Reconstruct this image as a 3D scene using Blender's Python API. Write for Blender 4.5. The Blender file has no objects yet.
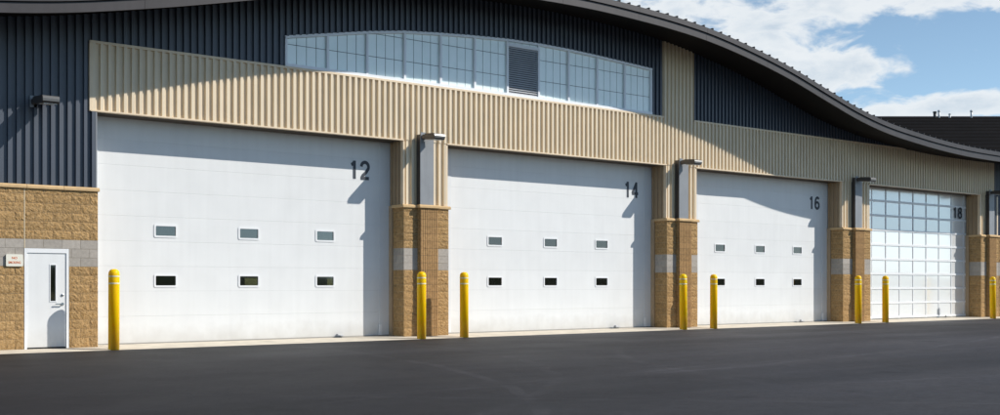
import bpy, math, random
import numpy as np
from mathutils import Vector, Matrix, Quaternion, noise as mnoise

random.seed(7)
scn = bpy.context.scene
col = scn.collection
RAD = math.radians

# ------------------------------------------------------------------ camera
# world: X runs along the facade, Y into the building, Z up; metres; facade block face is Y = 0
PXF, PXC, PYH = 1096.6, 500.0, 285.0            # focal length, principal column, horizon row (1000 px wide photo)
YAW = 0.65254                                    # angle of the view against the facade
CAM = Vector((0.0, -25.883, 1.438))
FWD = Vector((math.cos(math.pi/2-YAW), math.sin(math.pi/2-YAW), 0))
RGT = Vector((math.cos(YAW), -math.sin(YAW), 0))
cd = bpy.data.cameras.new('camera'); cam = bpy.data.objects.new('camera', cd); col.objects.link(cam)
cam.location = CAM; cam.rotation_euler = (RAD(90), 0, -YAW)
cd.sensor_width = 36; cd.lens = PXF/1000*36; cd.shift_y = (PYH-207.5)/1000
cd.clip_start = 0.1; cd.clip_end = 5000
scn.camera = cam

# ------------------------------------------------------------------ sun, sky, exposure
SUN_AZ, SUN_EL = RAD(50.5), RAD(37.0)            # azimuth away from the facade normal, elevation
SUNV = Vector((math.sin(SUN_AZ)*math.cos(SUN_EL), -math.cos(SUN_AZ)*math.cos(SUN_EL), math.sin(SUN_EL)))
sd = bpy.data.lights.new('sun', 'SUN'); sun = bpy.data.objects.new('sun', sd); col.objects.link(sun)
sd.energy = 4.5; sd.angle = RAD(0.53); sd.color = (1.0, 0.95, 0.87)
sun.location = (30, -40, 40); sun.rotation_euler = SUNV.to_track_quat('Z', 'Y').to_euler()
scn.view_settings.view_transform = 'Standard'; scn.view_settings.look = 'None'
scn.view_settings.exposure = 0.10; scn.view_settings.gamma = 1.0
scn.view_settings.use_curve_mapping = False

def pix_dir(px, py):
    return (FWD + RGT*((px-PXC)/PXF) + Vector((0, 0, (PYH-py)/PXF)))
def at_y(px, py, Y=0.0):
    d = pix_dir(px, py); t = (Y-CAM.y)/d.y; return CAM + d*t
def azel(px, py):
    d = pix_dir(px, py).normalized(); return math.atan2(d.x, d.y), math.asin(d.z)

def build_world():
    w = bpy.data.worlds.new('World'); scn.world = w; w.use_nodes = True
    nt = w.node_tree; nt.nodes.clear(); N = nt.nodes.new; L = nt.links.new
    def math_(op, a, b=None, c=None, clamp=False):
        n = N('ShaderNodeMath'); n.operation = op; n.use_clamp = clamp
        for i, v in enumerate((a, b, c)):
            if v is None: continue
            if isinstance(v, (int, float)): n.inputs[i].default_value = v
            else: L(v, n.inputs[i])
        return n.outputs[0]
    sky = N('ShaderNodeTexSky'); sky.sky_type = 'NISHITA'; sky.sun_disc = False
    sky.sun_elevation = SUN_EL; sky.sun_rotation = RAD(180) - SUN_AZ
    sky.air_density = 1.0; sky.dust_density = 0.25; sky.ozone_density = 2.0; sky.altitude = 200
    tc = N('ShaderNodeTexCoord')
    sep = N('ShaderNodeSeparateXYZ'); L(tc.outputs['Generated'], sep.inputs[0])
    az = math_('ARCTAN2', sep.outputs[0], sep.outputs[1])
    el = math_('ARCSINE', sep.outputs[2])
    cmb = N('ShaderNodeCombineXYZ'); L(math_('MULTIPLY', az, 1.0), cmb.inputs[0]); L(math_('MULTIPLY', el, 2.1), cmb.inputs[1])
    def noise_(scale, detail, rough, off, dist=0.0):
        mp = N('ShaderNodeMapping'); mp.inputs['Location'].default_value = off; L(cmb.outputs[0], mp.inputs[0])
        n = N('ShaderNodeTexNoise'); n.inputs['Scale'].default_value = scale; n.inputs['Detail'].default_value = detail
        n.inputs['Roughness'].default_value = rough; n.inputs['Distortion'].default_value = dist
        L(mp.outputs[0], n.inputs['Vector']); return n.outputs['Fac']
    n1 = noise_(9.0, 4, 0.55, (3.1, 1.7, 0.4), 0.3); n2 = noise_(20.0, 9, 0.58, (1.3, 5.7, 2.4), 0.35)
    dens = math_('ADD', math_('MULTIPLY', math_('SUBTRACT', n1, 0.5), 0.75), math_('MULTIPLY', math_('SUBTRACT', n2, 0.5), 1.15))
    dens = math_('ADD', dens, -0.22)
    # the cloud banks that stand behind the building, as directions in the sky
    banks = [(680, 12, 90, 26, .40), (760, 26, 60, 16, .28), (835, 66, 62, 20, .46), (775, 58, 60, 20, .36), (920, 0, 110, 21, .42), (830, 2, 60, 14, .26),
             (880, 104, 50, 12, .34), (945, 108, 70, 11, .40), (1010, 104, 60, 13, .42), (1060, 20, 60, 24, .3)]
    for px, py, rx, ry, amp in banks:
        a0, e0 = azel(px, py); a1 = azel(px+rx, py)[0]; e1 = azel(px, py-ry)[1]
        da = math_('DIVIDE', math_('SUBTRACT', az, a0), abs(a1-a0)); de = math_('DIVIDE', math_('SUBTRACT', el, e0), abs(e1-e0))
        r2 = math_('ADD', math_('MULTIPLY', da, da), math_('MULTIPLY', de, de))
        g = math_('EXPONENT', math_('MULTIPLY', r2, -1.0))
        dens = math_('ADD', dens, math_('MULTIPLY', g, amp))
    ramp = N('ShaderNodeMapRange'); ramp.interpolation_type = 'SMOOTHSTEP'
    ramp.inputs[1].default_value = -0.08; ramp.inputs[2].default_value = 0.17; L(dens, ramp.inputs[0])
    # no clouds below the horizon
    cover = ramp.outputs[0]
    # light and grey lumps inside the clouds
    lump = noise_(17.0, 7, 0.6, (7.7, 2.2, 1.0), 0.2)
    thick = N('ShaderNodeMapRange'); thick.inputs[1].default_value = 0.12; thick.inputs[2].default_value = 0.38; L(dens, thick.inputs[0])
    lr = N('ShaderNodeMapRange'); lr.inputs[1].default_value = 0.36; lr.inputs[2].default_value = 0.66; L(lump, lr.inputs[0])
    grey = math_('MULTIPLY', thick.outputs[0], lr.outputs[0], clamp=True)
    cc = N('ShaderNodeMix'); cc.data_type = 'RGBA'
    cc.inputs['A'].default_value = (14.4, 15.0, 15.4, 1); cc.inputs['B'].default_value = (9.6, 11.2, 12.8, 1); L(grey, cc.inputs['Factor'])
    mx = N('ShaderNodeMix'); mx.data_type = 'RGBA'; L(math_('MULTIPLY', cover, 0.93), mx.inputs['Factor'])
    tint = N('ShaderNodeMix'); tint.data_type = 'RGBA'; tint.blend_type = 'MULTIPLY'; tint.inputs['Factor'].default_value = 1
    L(sky.outputs[0], tint.inputs['A']); tint.inputs['B'].default_value = (.95, 1.04, 1.22, 1)
    # bright summer haze low in the sky, all round
    veil = math_('EXPONENT', math_('MULTIPLY', math_('MAXIMUM', el, 0.0), -1/RAD(13)))
    vc = N('ShaderNodeVectorMath'); vc.operation = 'SCALE'; vc.inputs[0].default_value = (6.9, 10.7, 13.0); L(veil, vc.inputs['Scale'])
    vs = N('ShaderNodeVectorMath'); vs.operation = 'ADD'; L(tint.outputs['Result'], vs.inputs[0]); L(vc.outputs[0], vs.inputs[1])
    L(vs.outputs[0], mx.inputs['A']); L(cc.outputs['Result'], mx.inputs['B'])
    bg = N('ShaderNodeBackground'); bg.inputs['Strength'].default_value = 0.056; L(mx.outputs['Result'], bg.inputs['Color'])
    out = N('ShaderNodeOutputWorld'); L(bg.outputs[0], out.inputs[0])
build_world()

# ------------------------------------------------------------------ materials
M = {}
def mat(name, base, rough=0.6, spec=0.4, metallic=0.0, var=0.0, scale=3.0, bump=0.0, bscale=40.0, rnd=0.0, coat=0.0,
        streak=0.0, dirt=0.0, var2=None, det=6.0):
    """principled paint or masonry: base colour with soft wear noise, per-object variation, fine relief"""
    m = bpy.data.materials.new(name); m.use_nodes = True; M[name] = m
    nt = m.node_tree; N = nt.nodes.new; L = nt.links.new; b = nt.nodes['Principled BSDF']
    b.inputs['Base Color'].default_value = (*base, 1); b.inputs['Roughness'].default_value = rough
    b.inputs['Specular IOR Level'].default_value = spec; b.inputs['Metallic'].default_value = metallic
    if coat: b.inputs['Coat Weight'].default_value = coat; b.inputs['Coat Roughness'].default_value = 0.12
    tc = N('ShaderNodeTexCoord'); geo = N('ShaderNodeNewGeometry'); vec = geo.outputs['Position']
    cur = None
    def scaled(fac, lo, hi, cur):
        mr = N('ShaderNodeMapRange'); L(fac, mr.inputs[0]); mr.inputs[1].default_value = 0.28; mr.inputs[2].default_value = 0.72
        mr.inputs[3].default_value = lo; mr.inputs[4].default_value = hi
        mx = N('ShaderNodeMix'); mx.data_type = 'RGBA'; mx.blend_type = 'MULTIPLY'; mx.inputs['Factor'].default_value = 1
        if cur is None: mx.inputs['A'].default_value = (*base, 1)
        else: L(cur, mx.inputs['A'])
        L(mr.outputs[0], mx.inputs['B']); return mx.outputs['Result']
    def nz(sc, det=det, st=(1, 1, 1)):
        mp = N('ShaderNodeMapping'); mp.inputs['Scale'].default_value = st; L(vec, mp.inputs[0])
        n = N('ShaderNodeTexNoise'); n.inputs['Scale'].default_value = sc; n.inputs['Detail'].default_value = det; L(mp.outputs[0], n.inputs['Vector'])
        return n.outputs['Fac']
    if var2:
        n = nz(scale*2.3); r = N('ShaderNodeMapRange'); L(n, r.inputs[0]); r.inputs[1].default_value = .42; r.inputs[2].default_value = .62
        mx = N('ShaderNodeMix'); mx.data_type = 'RGBA'; mx.inputs['A'].default_value = (*base, 1); mx.inputs['B'].default_value = (*var2, 1)
        L(r.outputs[0], mx.inputs['Factor']); cur = mx.outputs['Result']
    if var: cur = scaled(nz(scale), 1-var, 1+var, cur)
    if streak: cur = scaled(nz(2.2, 5, (3.0, 3.0, 0.18)), 1-streak, 1+streak*.4, cur)
    if rnd:
        oi = N('ShaderNodeObjectInfo'); mr = N('ShaderNodeMapRange'); L(oi.outputs['Random'], mr.inputs[0])
        mr.inputs[3].default_value = 1-rnd; mr.inputs[4].default_value = 1+rnd
        mx = N('ShaderNodeMix'); mx.data_type = 'RGBA'; mx.blend_type = 'MULTIPLY'; mx.inputs['Factor'].default_value = 1
        if cur is None: mx.inputs['A'].default_value = (*base, 1)
        else: L(cur, mx.inputs['A'])
        L(mr.outputs[0], mx.inputs['B']); cur = mx.outputs['Result']
    if dirt:                                     # splash dirt thrown up from the pavement, with a ragged edge
        sp = N('ShaderNodeSeparateXYZ'); L(vec, sp.inputs[0])
        ad = N('ShaderNodeMath'); ad.operation = 'MULTIPLY_ADD'; L(nz(3.0, 6), ad.inputs[0]); ad.inputs[1].default_value = -0.5; L(sp.outputs[2], ad.inputs[2])
        mr = N('ShaderNodeMapRange'); L(ad.outputs[0], mr.inputs[0]); mr.inputs[1].default_value = -0.25; mr.inputs[2].default_value = 0.25
        mr.inputs[3].default_value = dirt; mr.inputs[4].default_value = 0.0
        mx = N('ShaderNodeMix'); mx.data_type = 'RGBA'; L(mr.outputs[0], mx.inputs['Factor']); mx.inputs['B'].default_value = (.30, .26, .20, 1)
        if cur is None: mx.inputs['A'].default_value = (*base, 1)
        else: L(cur, mx.inputs['A'])
        cur = mx.outputs['Result']
    if cur is not None: L(cur, b.inputs['Base Color'])
    if bump:
        bp = N('ShaderNodeBump'); bp.inputs['Strength'].default_value = 1.0; bp.inputs['Distance'].default_value = bump
        L(nz(bscale, 8), bp.inputs['Height']); L(bp.outputs[0], b.inputs['Normal'])
    return m

mat('navy_clad', (.042, .056, .084), .5, 1.0, var=.10, scale=1.2, streak=.10)
mat('tan_clad', (.79, .655, .465), .5, .9, var=.05, scale=1.0, streak=.07)
mat('tan_trim', (.79, .635, .445), .5, .7, var=.06, scale=3)
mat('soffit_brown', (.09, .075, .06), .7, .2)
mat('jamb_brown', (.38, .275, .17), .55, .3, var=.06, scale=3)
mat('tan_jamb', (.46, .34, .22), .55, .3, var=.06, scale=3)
mat('split_tan', (.43, .283, .138), .95, .15, var=.25, scale=14, bump=.022, bscale=26, rnd=.09, var2=(.36, .22, .092), dirt=.0)
mat('flute_tan', (.37, .225, .105), .95, .15, var=.18, scale=12, bump=.006, bscale=60, rnd=.07)
mat('ground_grey', (.40, .365, .325), .9, .2, var=.12, scale=14, bump=.002, bscale=90, rnd=.10)
mat('mortar', (.58, .47, .32), .95, .1, var=.1, scale=10, bump=.002, bscale=120)
mat('cap_stone', (.60, .42, .225), .85, .2, var=.10, scale=7, rnd=.05, bump=.002, bscale=80)
mat('door_white', (.79, .80, .80), .42, .4, var=.025, scale=1.4, streak=.03, rnd=.015, bump=.0006, bscale=160, dirt=.35)
mat('stile_white', (.74, .76, .78), .45, .4, var=.03, scale=2)
mat('frame_white', (.84, .85, .86), .35, .45)
mat('digit_dark', (.055, .065, .08), .5, .4)
mat('seal_grey', (.35, .34, .32), .7, .2)
mat('seal_black', (.015, .015, .016), .7, .3)
mat('roof_dark', (.028, .025, .026), .5, .4, var=.12, scale=1.5, streak=.0)
mat('roof_fascia', (.047, .042, .045), .5, .45, var=.16, scale=1.3, streak=.12)
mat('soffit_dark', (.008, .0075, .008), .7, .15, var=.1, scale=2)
mat('hall_roof', (.005, .0043, .0042), .85, .06, var=.3, scale=.6)
mat('lamp_front', (.13, .13, .13), .3, .6)
mat('steel_grey', (.27, .285, .305), .45, .5, var=.07, scale=2.5, streak=.10)
mat('lamp_bronze', (.055, .05, .05), .38, .5, var=.1, scale=6)
mat('lamp_lens', (.55, .55, .52), .2, .6)
_y = mat('yellow', (1.0, .60, .001), .40, .25, var=.05, scale=5, dirt=.22).node_tree.nodes['Principled BSDF']
_y.inputs['Subsurface Weight'].default_value = .85; _y.inputs['Subsurface Radius'].default_value = (1.0, .6, .05); _y.inputs['Subsurface Scale'].default_value = .10
mat('band_white', (.80, .74, .50), .35, .5)
mat('concrete', (.66, .60, .50), .9, .2, var=.14, scale=2.4, bump=.003, bscale=60)
mat('sign_white', (.80, .78, .68), .45, .4, var=.03)
mat('sign_red', (.72, .16, .03), .5, .3)
mat('sealant', (.72, .60, .42), .7, .2)
mat('chrome', (.5, .5, .5), .28, .5, metallic=1.0)
mat('mullion', (.88, .91, .95), .4, .45)
mat('grid_dark', (.10, .12, .13), .6, .3)
mat('louver_grey', (.52, .53, .56), .5, .4, var=.06, scale=5)
mat('membrane', (.78, .78, .78), .7, .2)
mat('rear_wall', (.30, .30, .30), .8, .2, var=.05)
mat('vent_grey', (.45, .46, .47), .45, .4)
mat('vent_light', (.75, .75, .74), .45, .4)
mat('vent_dark', (.06, .06, .06), .5, .4)
mat('grass_dry', (.16, .15, .06), 1.0, .1, var=.3, scale=.12)
mat('hill_green', (.030, .045, .018), 1.0, .1, var=.3, scale=.05)

def fibreglass():
    m = bpy.data.materials.new('fibreglass'); m.use_nodes = True; M['fibreglass'] = m
    nt = m.node_tree; N = nt.nodes.new; L = nt.links.new; b = nt.nodes['Principled BSDF']
    geo = N('ShaderNodeNewGeometry'); n = N('ShaderNodeTexNoise'); n.inputs['Scale'].default_value = 5; n.inputs['Detail'].default_value = 6
    L(geo.outputs['Position'], n.inputs['Vector'])
    oi = N('ShaderNodeObjectInfo'); ad = N('ShaderNodeMath'); ad.operation = 'MULTIPLY_ADD'; L(oi.outputs['Random'], ad.inputs[0]); ad.inputs[1].default_value = .3; L(n.outputs['Fac'], ad.inputs[2])
    r = N('ShaderNodeValToRGB'); L(ad.outputs[0], r.inputs[0]); r.color_ramp.elements[0].position = .35; r.color_ramp.elements[1].position = .95
    r.color_ramp.elements[0].color = (.80, .92, .88, 1); r.color_ramp.elements[1].color = (.88, .97, .94, 1)
    L(r.outputs[0], b.inputs['Base Color']); b.inputs['Roughness'].default_value = .30; b.inputs['Specular IOR Level'].default_value = .8; b.inputs['IOR'].default_value = 2.0
fibreglass()

def glazing():
    m = bpy.data.materials.new('glazing_white'); m.use_nodes = True; M['glazing_white'] = m
    nt = m.node_tree; N = nt.nodes.new; L = nt.links.new; b = nt.nodes['Principled BSDF']
    oi = N('ShaderNodeObjectInfo'); r = N('ShaderNodeValToRGB'); L(oi.outputs['Random'], r.inputs[0])
    r.color_ramp.elements[0].color = (.92, .94, .94, 1); r.color_ramp.elements[1].color = (.92, .94, .94, 1)
    L(r.outputs[0], b.inputs['Base Color']); b.inputs['Roughness'].default_value = .18
    b.inputs['Specular IOR Level'].default_value = 1.0; b.inputs['IOR'].default_value = 2.3
    b.inputs['Coat Weight'].default_value = 1.0; b.inputs['Coat IOR'].default_value = 1.6
glazing()

def glass():
    m = bpy.data.materials.new('glass'); m.use_nodes = True; M['glass'] = m
    nt = m.node_tree; nt.nodes.clear(); N = nt.nodes.new; L = nt.links.new
    tr = N('ShaderNodeBsdfTransparent'); tr.inputs[0].default_value = (.62, .66, .66, 1)
    gl = N('ShaderNodeBsdfGlossy'); gl.inputs['Roughness'].default_value = .03
    fr = N('ShaderNodeFresnel'); fr.inputs[0].default_value = 1.9
    ml = N('ShaderNodeMath'); ml.operation = 'MULTIPLY'; ml.inputs[1].default_value = 1.6; ml.use_clamp = True; L(fr.outputs[0], ml.inputs[0])
    mx = N('ShaderNodeMixShader'); L(ml.outputs[0], mx.inputs[0]); L(tr.outputs[0], mx.inputs[1]); L(gl.outputs[0], mx.inputs[2])
    o = N('ShaderNodeOutputMaterial'); L(mx.outputs[0], o.inputs[0])
glass()

def asphalt():
    m = bpy.data.materials.new('asphalt'); m.use_nodes = True; M['asphalt'] = m
    nt = m.node_tree; N = nt.nodes.new; L = nt.links.new; b = nt.nodes['Principled BSDF']
    geo = N('ShaderNodeNewGeometry')
    def nz(sc, det, st=(1, 1, 1), rot=0, rough=.55, dist=0):
        mp = N('ShaderNodeMapping'); mp.inputs['Scale'].default_value = st; mp.inputs['Rotation'].default_value = (0, 0, rot); L(geo.outputs['Position'], mp.inputs[0])
        n = N('ShaderNodeTexNoise'); n.inputs['Scale'].default_value = sc; n.inputs['Detail'].default_value = det
        n.inputs['Roughness'].default_value = rough; n.inputs['Distortion'].default_value = dist
        L(mp.outputs[0], n.inputs['Vector']); return n.outputs['Fac']
    def rng(f, a, b_, lo, hi):
        r = N('ShaderNodeMapRange'); L(f, r.inputs[0])
        for i, v in enumerate((a, b_, lo, hi)): r.inputs[i+1].default_value = v
        return r.outputs[0]
    def mul(a, b_):
        n = N('ShaderNodeMath'); n.operation = 'MULTIPLY'; L(a, n.inputs[0]); L(b_, n.inputs[1]); return n.outputs[0]
    patch = rng(nz(.09, 4, (.6, 1, 1), .5), .35, .65, .72, 1.75)                    # large uneven patches
    lay = rng(nz(1.0, 6, (.012, .8, 1), .03), .32, .68, .76, 1.26)   # paving lanes laid along the building
    fine = rng(nz(42, 5, rough=.7), .3, .7, .55, 1.5)                       # stones
    mid = mul(rng(nz(4, 6), .3, .7, .88, 1.12), rng(nz(13, 6, rough=.7), .3, .7, .72, 1.3))
    sepx = N('ShaderNodeSeparateXYZ'); L(geo.outputs['Position'], sepx.inputs[0])
    x_ramp = rng(sepx.outputs[0], 6.0, 26.0, .80, 1.6)             # tone climbs along X, darker west to paler east
    f = mul(mul(mul(patch, lay), mul(fine, mid)), x_ramp)
    # faint scuffs left by turning tyres: thin arcs about points out in the yard
    sep = N('ShaderNodeSeparateXYZ'); L(geo.outputs['Position'], sep.inputs[0])
    for cx, cy, R, amp in ((-10.99, -3.1, 23.08, .5), (-.38, -2.89, 15.12, .4), (21.47, -82, 69.9, .3), (6.62, -57.8, 42.5, .3), (30.0, -19.5, 17.4, .25), (8, 60, 73.2, .35)):
        dx = N('ShaderNodeMath'); dx.operation = 'SUBTRACT'; L(sep.outputs[0], dx.inputs[0]); dx.inputs[1].default_value = cx
        dy = N('ShaderNodeMath'); dy.operation = 'SUBTRACT'; L(sep.outputs[1], dy.inputs[0]); dy.inputs[1].default_value = cy
        s = N('ShaderNodeMath'); s.operation = 'ADD'; L(mul(dx.outputs[0], dx.outputs[0]), s.inputs[0]); L(mul(dy.outputs[0], dy.outputs[0]), s.inputs[1])
        q = N('ShaderNodeMath'); q.operation = 'SQRT'; L(s.outputs[0], q.inputs[0])
        wv = N('ShaderNodeMath'); wv.operation = 'MULTIPLY_ADD'; L(nz(.5, 3), wv.inputs[0]); wv.inputs[1].default_value = .5; L(q.outputs[0], wv.inputs[2])
        c = N('ShaderNodeMath'); c.operation = 'COMPARE'; L(wv.outputs[0], c.inputs[0]); c.inputs[1].default_value = R+.25; c.inputs[2].default_value = .10
        k = mul(c.outputs[0], rng(nz(.9, 7), .40, .58, 0, amp))
        o = N('ShaderNodeMath'); o.operation = 'ADD'; L(k, o.inputs[0]); o.inputs[1].default_value = 1.0
        f = mul(f, o.outputs[0])
    # straight paving joints, filled paler or darker than the mat
    for nx_, ny_, c_, hw_, amp in ((.688, .726, -4.66, .045, .55), (.688, .726, -1.2, .03, -.25), (.688, .726, -8.3, .035, -.25), (.70, -.714, 12.5, .03, -.22), (.0, 1.0, -4.6, .03, -.25)):
        d1 = N('ShaderNodeMath'); d1.operation = 'MULTIPLY'; L(sep.outputs[0], d1.inputs[0]); d1.inputs[1].default_value = nx_
        d2 = N('ShaderNodeMath'); d2.operation = 'MULTIPLY_ADD'; L(sep.outputs[1], d2.inputs[0]); d2.inputs[1].default_value = ny_; L(d1.outputs[0], d2.inputs[2])
        d3 = N('ShaderNodeMath'); d3.operation = 'MULTIPLY_ADD'; L(nz(.8, 4), d3.inputs[0]); d3.inputs[1].default_value = .10; L(d2.outputs[0], d3.inputs[2])
        c = N('ShaderNodeMath'); c.operation = 'COMPARE'; L(d3.outputs[0], c.inputs[0]); c.inputs[1].default_value = c_+.05; c.inputs[2].default_value = hw_
        k = mul(c.outputs[0], rng(nz(1.1, 6), .35, .6, 0.1*amp, amp))
        o = N('ShaderNodeMath'); o.operation = 'ADD'; L(k, o.inputs[0]); o.inputs[1].default_value = 1.0
        f = mul(f, o.outputs[0])
    spots = rng(nz(.75, 3), .64, .72, 1.0, .62)                      # oil drips
    f = mul(f, spots)
    mx = N('ShaderNodeMix'); mx.data_type = 'RGBA'; mx.blend_type = 'MULTIPLY'; mx.inputs['Factor'].default_value = 1
    mx.inputs['A'].default_value = (.0195, .0192, .0214, 1); L(f, mx.inputs['B']); L(mx.outputs['Result'], b.inputs['Base Color'])
    b.inputs['Specular IOR Level'].default_value = .35
    L(rng(nz(.3, 4), .3, .7, .62, .78), b.inputs['Roughness'])
    bp = N('ShaderNodeBump'); bp.inputs['Distance'].default_value = .006; L(nz(70, 6), bp.inputs['Height']); L(bp.outputs[0], b.inputs['Normal'])
asphalt()

# ------------------------------------------------------------------ mesh helpers
class MB:
    def __init__(s): s.v = []; s.f = []
    def quad(s, a, b, c, d):
        i = len(s.v); s.v += [tuple(a), tuple(b), tuple(c), tuple(d)]; s.f.append((i, i+1, i+2, i+3)); return s
    def box(s, x0, x1, y0, y1, z0, z1):
        i = len(s.v)
        s.v += [(x, y, z) for z in (z0, z1) for y in (y0, y1) for x in (x0, x1)]
        s.f += [tuple(i+k for k in q) for q in ((0, 2, 3, 1), (4, 5, 7, 6), (0, 1, 5, 4), (2, 6, 7, 3), (0, 4, 6, 2), (1, 3, 7, 5))]
        return s
    def prism(s, prof, axis, a, b):
        """closed polygon prof of (u, v) extruded from a to b along axis 'x' (u=y, v=z) or 'y' (u=x, v=z) or 'z' (u=x, v=y)"""
        n = len(prof); i = len(s.v)
        P = {'x': lambda u, v, w: (w, u, v), 'y': lambda u, v, w: (u, w, v), 'z': lambda u, v, w: (u, v, w)}[axis]
        s.v += [P(u, v, a) for u, v in prof] + [P(u, v, b) for u, v in prof]
        s.f += [tuple(range(i, i+n)), tuple(range(i+2*n-1, i+n-1, -1))]
        s.f += [(i+k, i+n+k, i+n+(k+1) % n, i+(k+1) % n) for k in range(n)]
        return s
    def lathe(s, prof, n=28, c=(0, 0)):
        i = len(s.v)
        for r, z in prof:
            for k in range(n):
                a = 2*math.pi*k/n; s.v.append((c[0]+r*math.cos(a), c[1]+r*math.sin(a), z))
        for j in range(len(prof)-1):
            for k in range(n):
                s.f.append((i+j*n+k, i+j*n+(k+1) % n, i+(j+1)*n+(k+1) % n, i+(j+1)*n+k))
        s.f.append(tuple(i+(len(prof)-1)*n+k for k in range(n))); s.f.append(tuple(i+n-1-k for k in range(n)))
        return s
    def mesh(s, name, m, smooth=False, bevel=0.0):
        me = bpy.data.meshes.new(name); me.from_pydata(s.v, [], s.f)
        import bmesh
        bm = bmesh.new(); bm.from_mesh(me); bmesh.ops.recalc_face_normals(bm, faces=bm.faces)
        if bevel: bmesh.ops.bevel(bm, geom=list(bm.edges), offset=bevel, segments=2, affect='EDGES', clamp_overlap=True)
        bm.to_mesh(me); bm.free()
        if m: me.materials.append(M[m])
        if smooth:
            for p in me.polygons: p.use_smooth = True
        return me
    def build(s, name, m, parent=None, smooth=False, bevel=0.0):
        return link(name, s.mesh(name, m, smooth, bevel), parent)
def link(name, me, parent=None, loc=None, rz=None, scale=None):
    o = bpy.data.objects.new(name, me); col.objects.link(o)
    if parent: o.parent = parent
    if loc is not None: o.location = loc
    if rz is not None: o.rotation_euler = (0, 0, rz)
    if scale is not None: o.scale = scale
    return o
def tag(o, label, cat, group=None):
    o['label'] = label; o['category'] = cat
    if group: o['group'] = group
    return o
def empty(name, loc=(0, 0, 0), parent=None):
    o = bpy.data.objects.new(name, None); col.objects.link(o); o.location = loc
    if parent: o.parent = parent
    o.empty_display_size = .2
    return o
def structure(o): o['kind'] = 'structure'; return o

# ------------------------------------------------------------------ ground
EDGE_Y, EDGE_Z = -0.92, -0.028
def sheet(name, m, x0, x1, y0, y1, z):
    return structure(MB().quad((x0, y0, z), (x1, y0, z), (x1, y1, z), (x0, y1, z)).build(name, m))
sheet('ground', 'grass_dry', -2000, 2000, -2000, 2000, -0.14)
yard = MB()
ys = [EDGE_Y, -4, -10, -26, -90]; zs = [EDGE_Z-.004, -.038, -.03, -.03, -.05]
for k in range(4):
    yard.quad((-90, ys[k+1], zs[k+1]), (140, ys[k+1], zs[k+1]), (140, ys[k], zs[k]), (-90, ys[k], zs[k]))
structure(yard.build('asphalt_yard', 'asphalt'))
apron = empty('concrete_apron', (0, 0, 0)); structure(apron)
slab_x = [-9.0, -4.4, 0.2, 4.8, 8.2, 12.3, 16.4, 18.0, 22.4, 26.8, 28.4, 32.5, 36.6, 38.5, 42.6, 46.8, 48.4, 53, 58, 62]
for a, b in zip(slab_x[:-1], slab_x[1:]):
    m_ = MB(); m_.prism([(.9, -.13), (EDGE_Y+random.uniform(-.012, .012), -.13), (EDGE_Y, EDGE_Z), (0.0, 0.0), (.9, 0.0)], 'x', a+.006, b-.006)
    m_.build('slab', 'concrete', apron)
structure(MB().box(-9, 62, .905, 26, -.12, .0).build('interior_floor', 'concrete'))
# unseen rise added behind the camera to darken lower window reflections; and one far beyond the rear of the building
def ridge(name, y, x0, x1, h, m, seed):
    mb = MB(); n = 120; random.seed(seed); top = []
    for k in range(n+1):
        x = x0+(x1-x0)*k/n; top.append((x, h*(.75+.5*mnoise.noise((x*.012, seed, 0)))+h*.25*mnoise.noise((x*.06, seed, 3))))
    for k in range(n):
        (xa, ha), (xb, hb) = top[k], top[k+1]
        mb.quad((xa, y-25, -.2), (xb, y-25, -.2), (xb, y, hb), (xa, y, ha)); mb.quad((xa, y, ha), (xb, y, hb), (xb, y+25, -.2), (xa, y+25, -.2))
    return structure(mb.build(name, m, smooth=True))
ridge('unseen_rise', -230, -500, 500, 7.5, 'hill_green', 3)
ridge('far_hill', 420, -200, 700, 12, 'grass_dry', 9)

# ------------------------------------------------------------------ the building
bld = empty('vehicle_garage', (0, 0, 0))
tag(bld, 'long garage building with wave-shaped dark roof, tan and navy ribbed cladding and numbered overhead doors', 'building')

KN = np.array([(-13.913, 6.915), (-7.951, 6.687), (-2.981, 6.667), (0.994, 6.717), (3.478, 6.847), (5.505, 7.025), (6.489, 7.164), (8.616, 7.582), (10.992, 8.139), (13.118, 8.674), (15.007, 9.073), (17.094, 9.361), (18.982, 9.51), (20.919, 9.579), (22.162, 9.584), (23.553, 9.549), (25.242, 9.47), (26.932, 9.321), (28.92, 9.013), (31.037, 8.576), (33.293, 7.979), (34.982, 7.542), (36.374, 7.264), (39.057, 6.945), (41.939, 6.737), (45.119, 6.667), (47.703, 6.677), (50.684, 6.787), (54.659, 7.115), (61.616, 8.257), (65.591, 8.953)])
TAN = np.gradient(KN[:, 1], KN[:, 0])
def roof_z(x):
    x = min(max(x, KN[0, 0]), KN[-1, 0]-1e-6); k = int(np.searchsorted(KN[:, 0], x, 'right'))-1; k = min(max(k, 0), len(KN)-2)
    h = KN[k+1, 0]-KN[k, 0]; t = (x-KN[k, 0])/h
    return float((2*t**3-3*t*t+1)*KN[k, 1]+(t**3-2*t*t+t)*h*TAN[k]+(-2*t**3+3*t*t)*KN[k+1, 1]+(t**3-t*t)*h*TAN[k+1])
SOFF = .29                                       # soffit above the lower edge of the eave board
OV = 1.80                                        # overhang of the eave in front of the wall
BACK = 26.0
X_L, X_R = -9.0, 62.0

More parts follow.
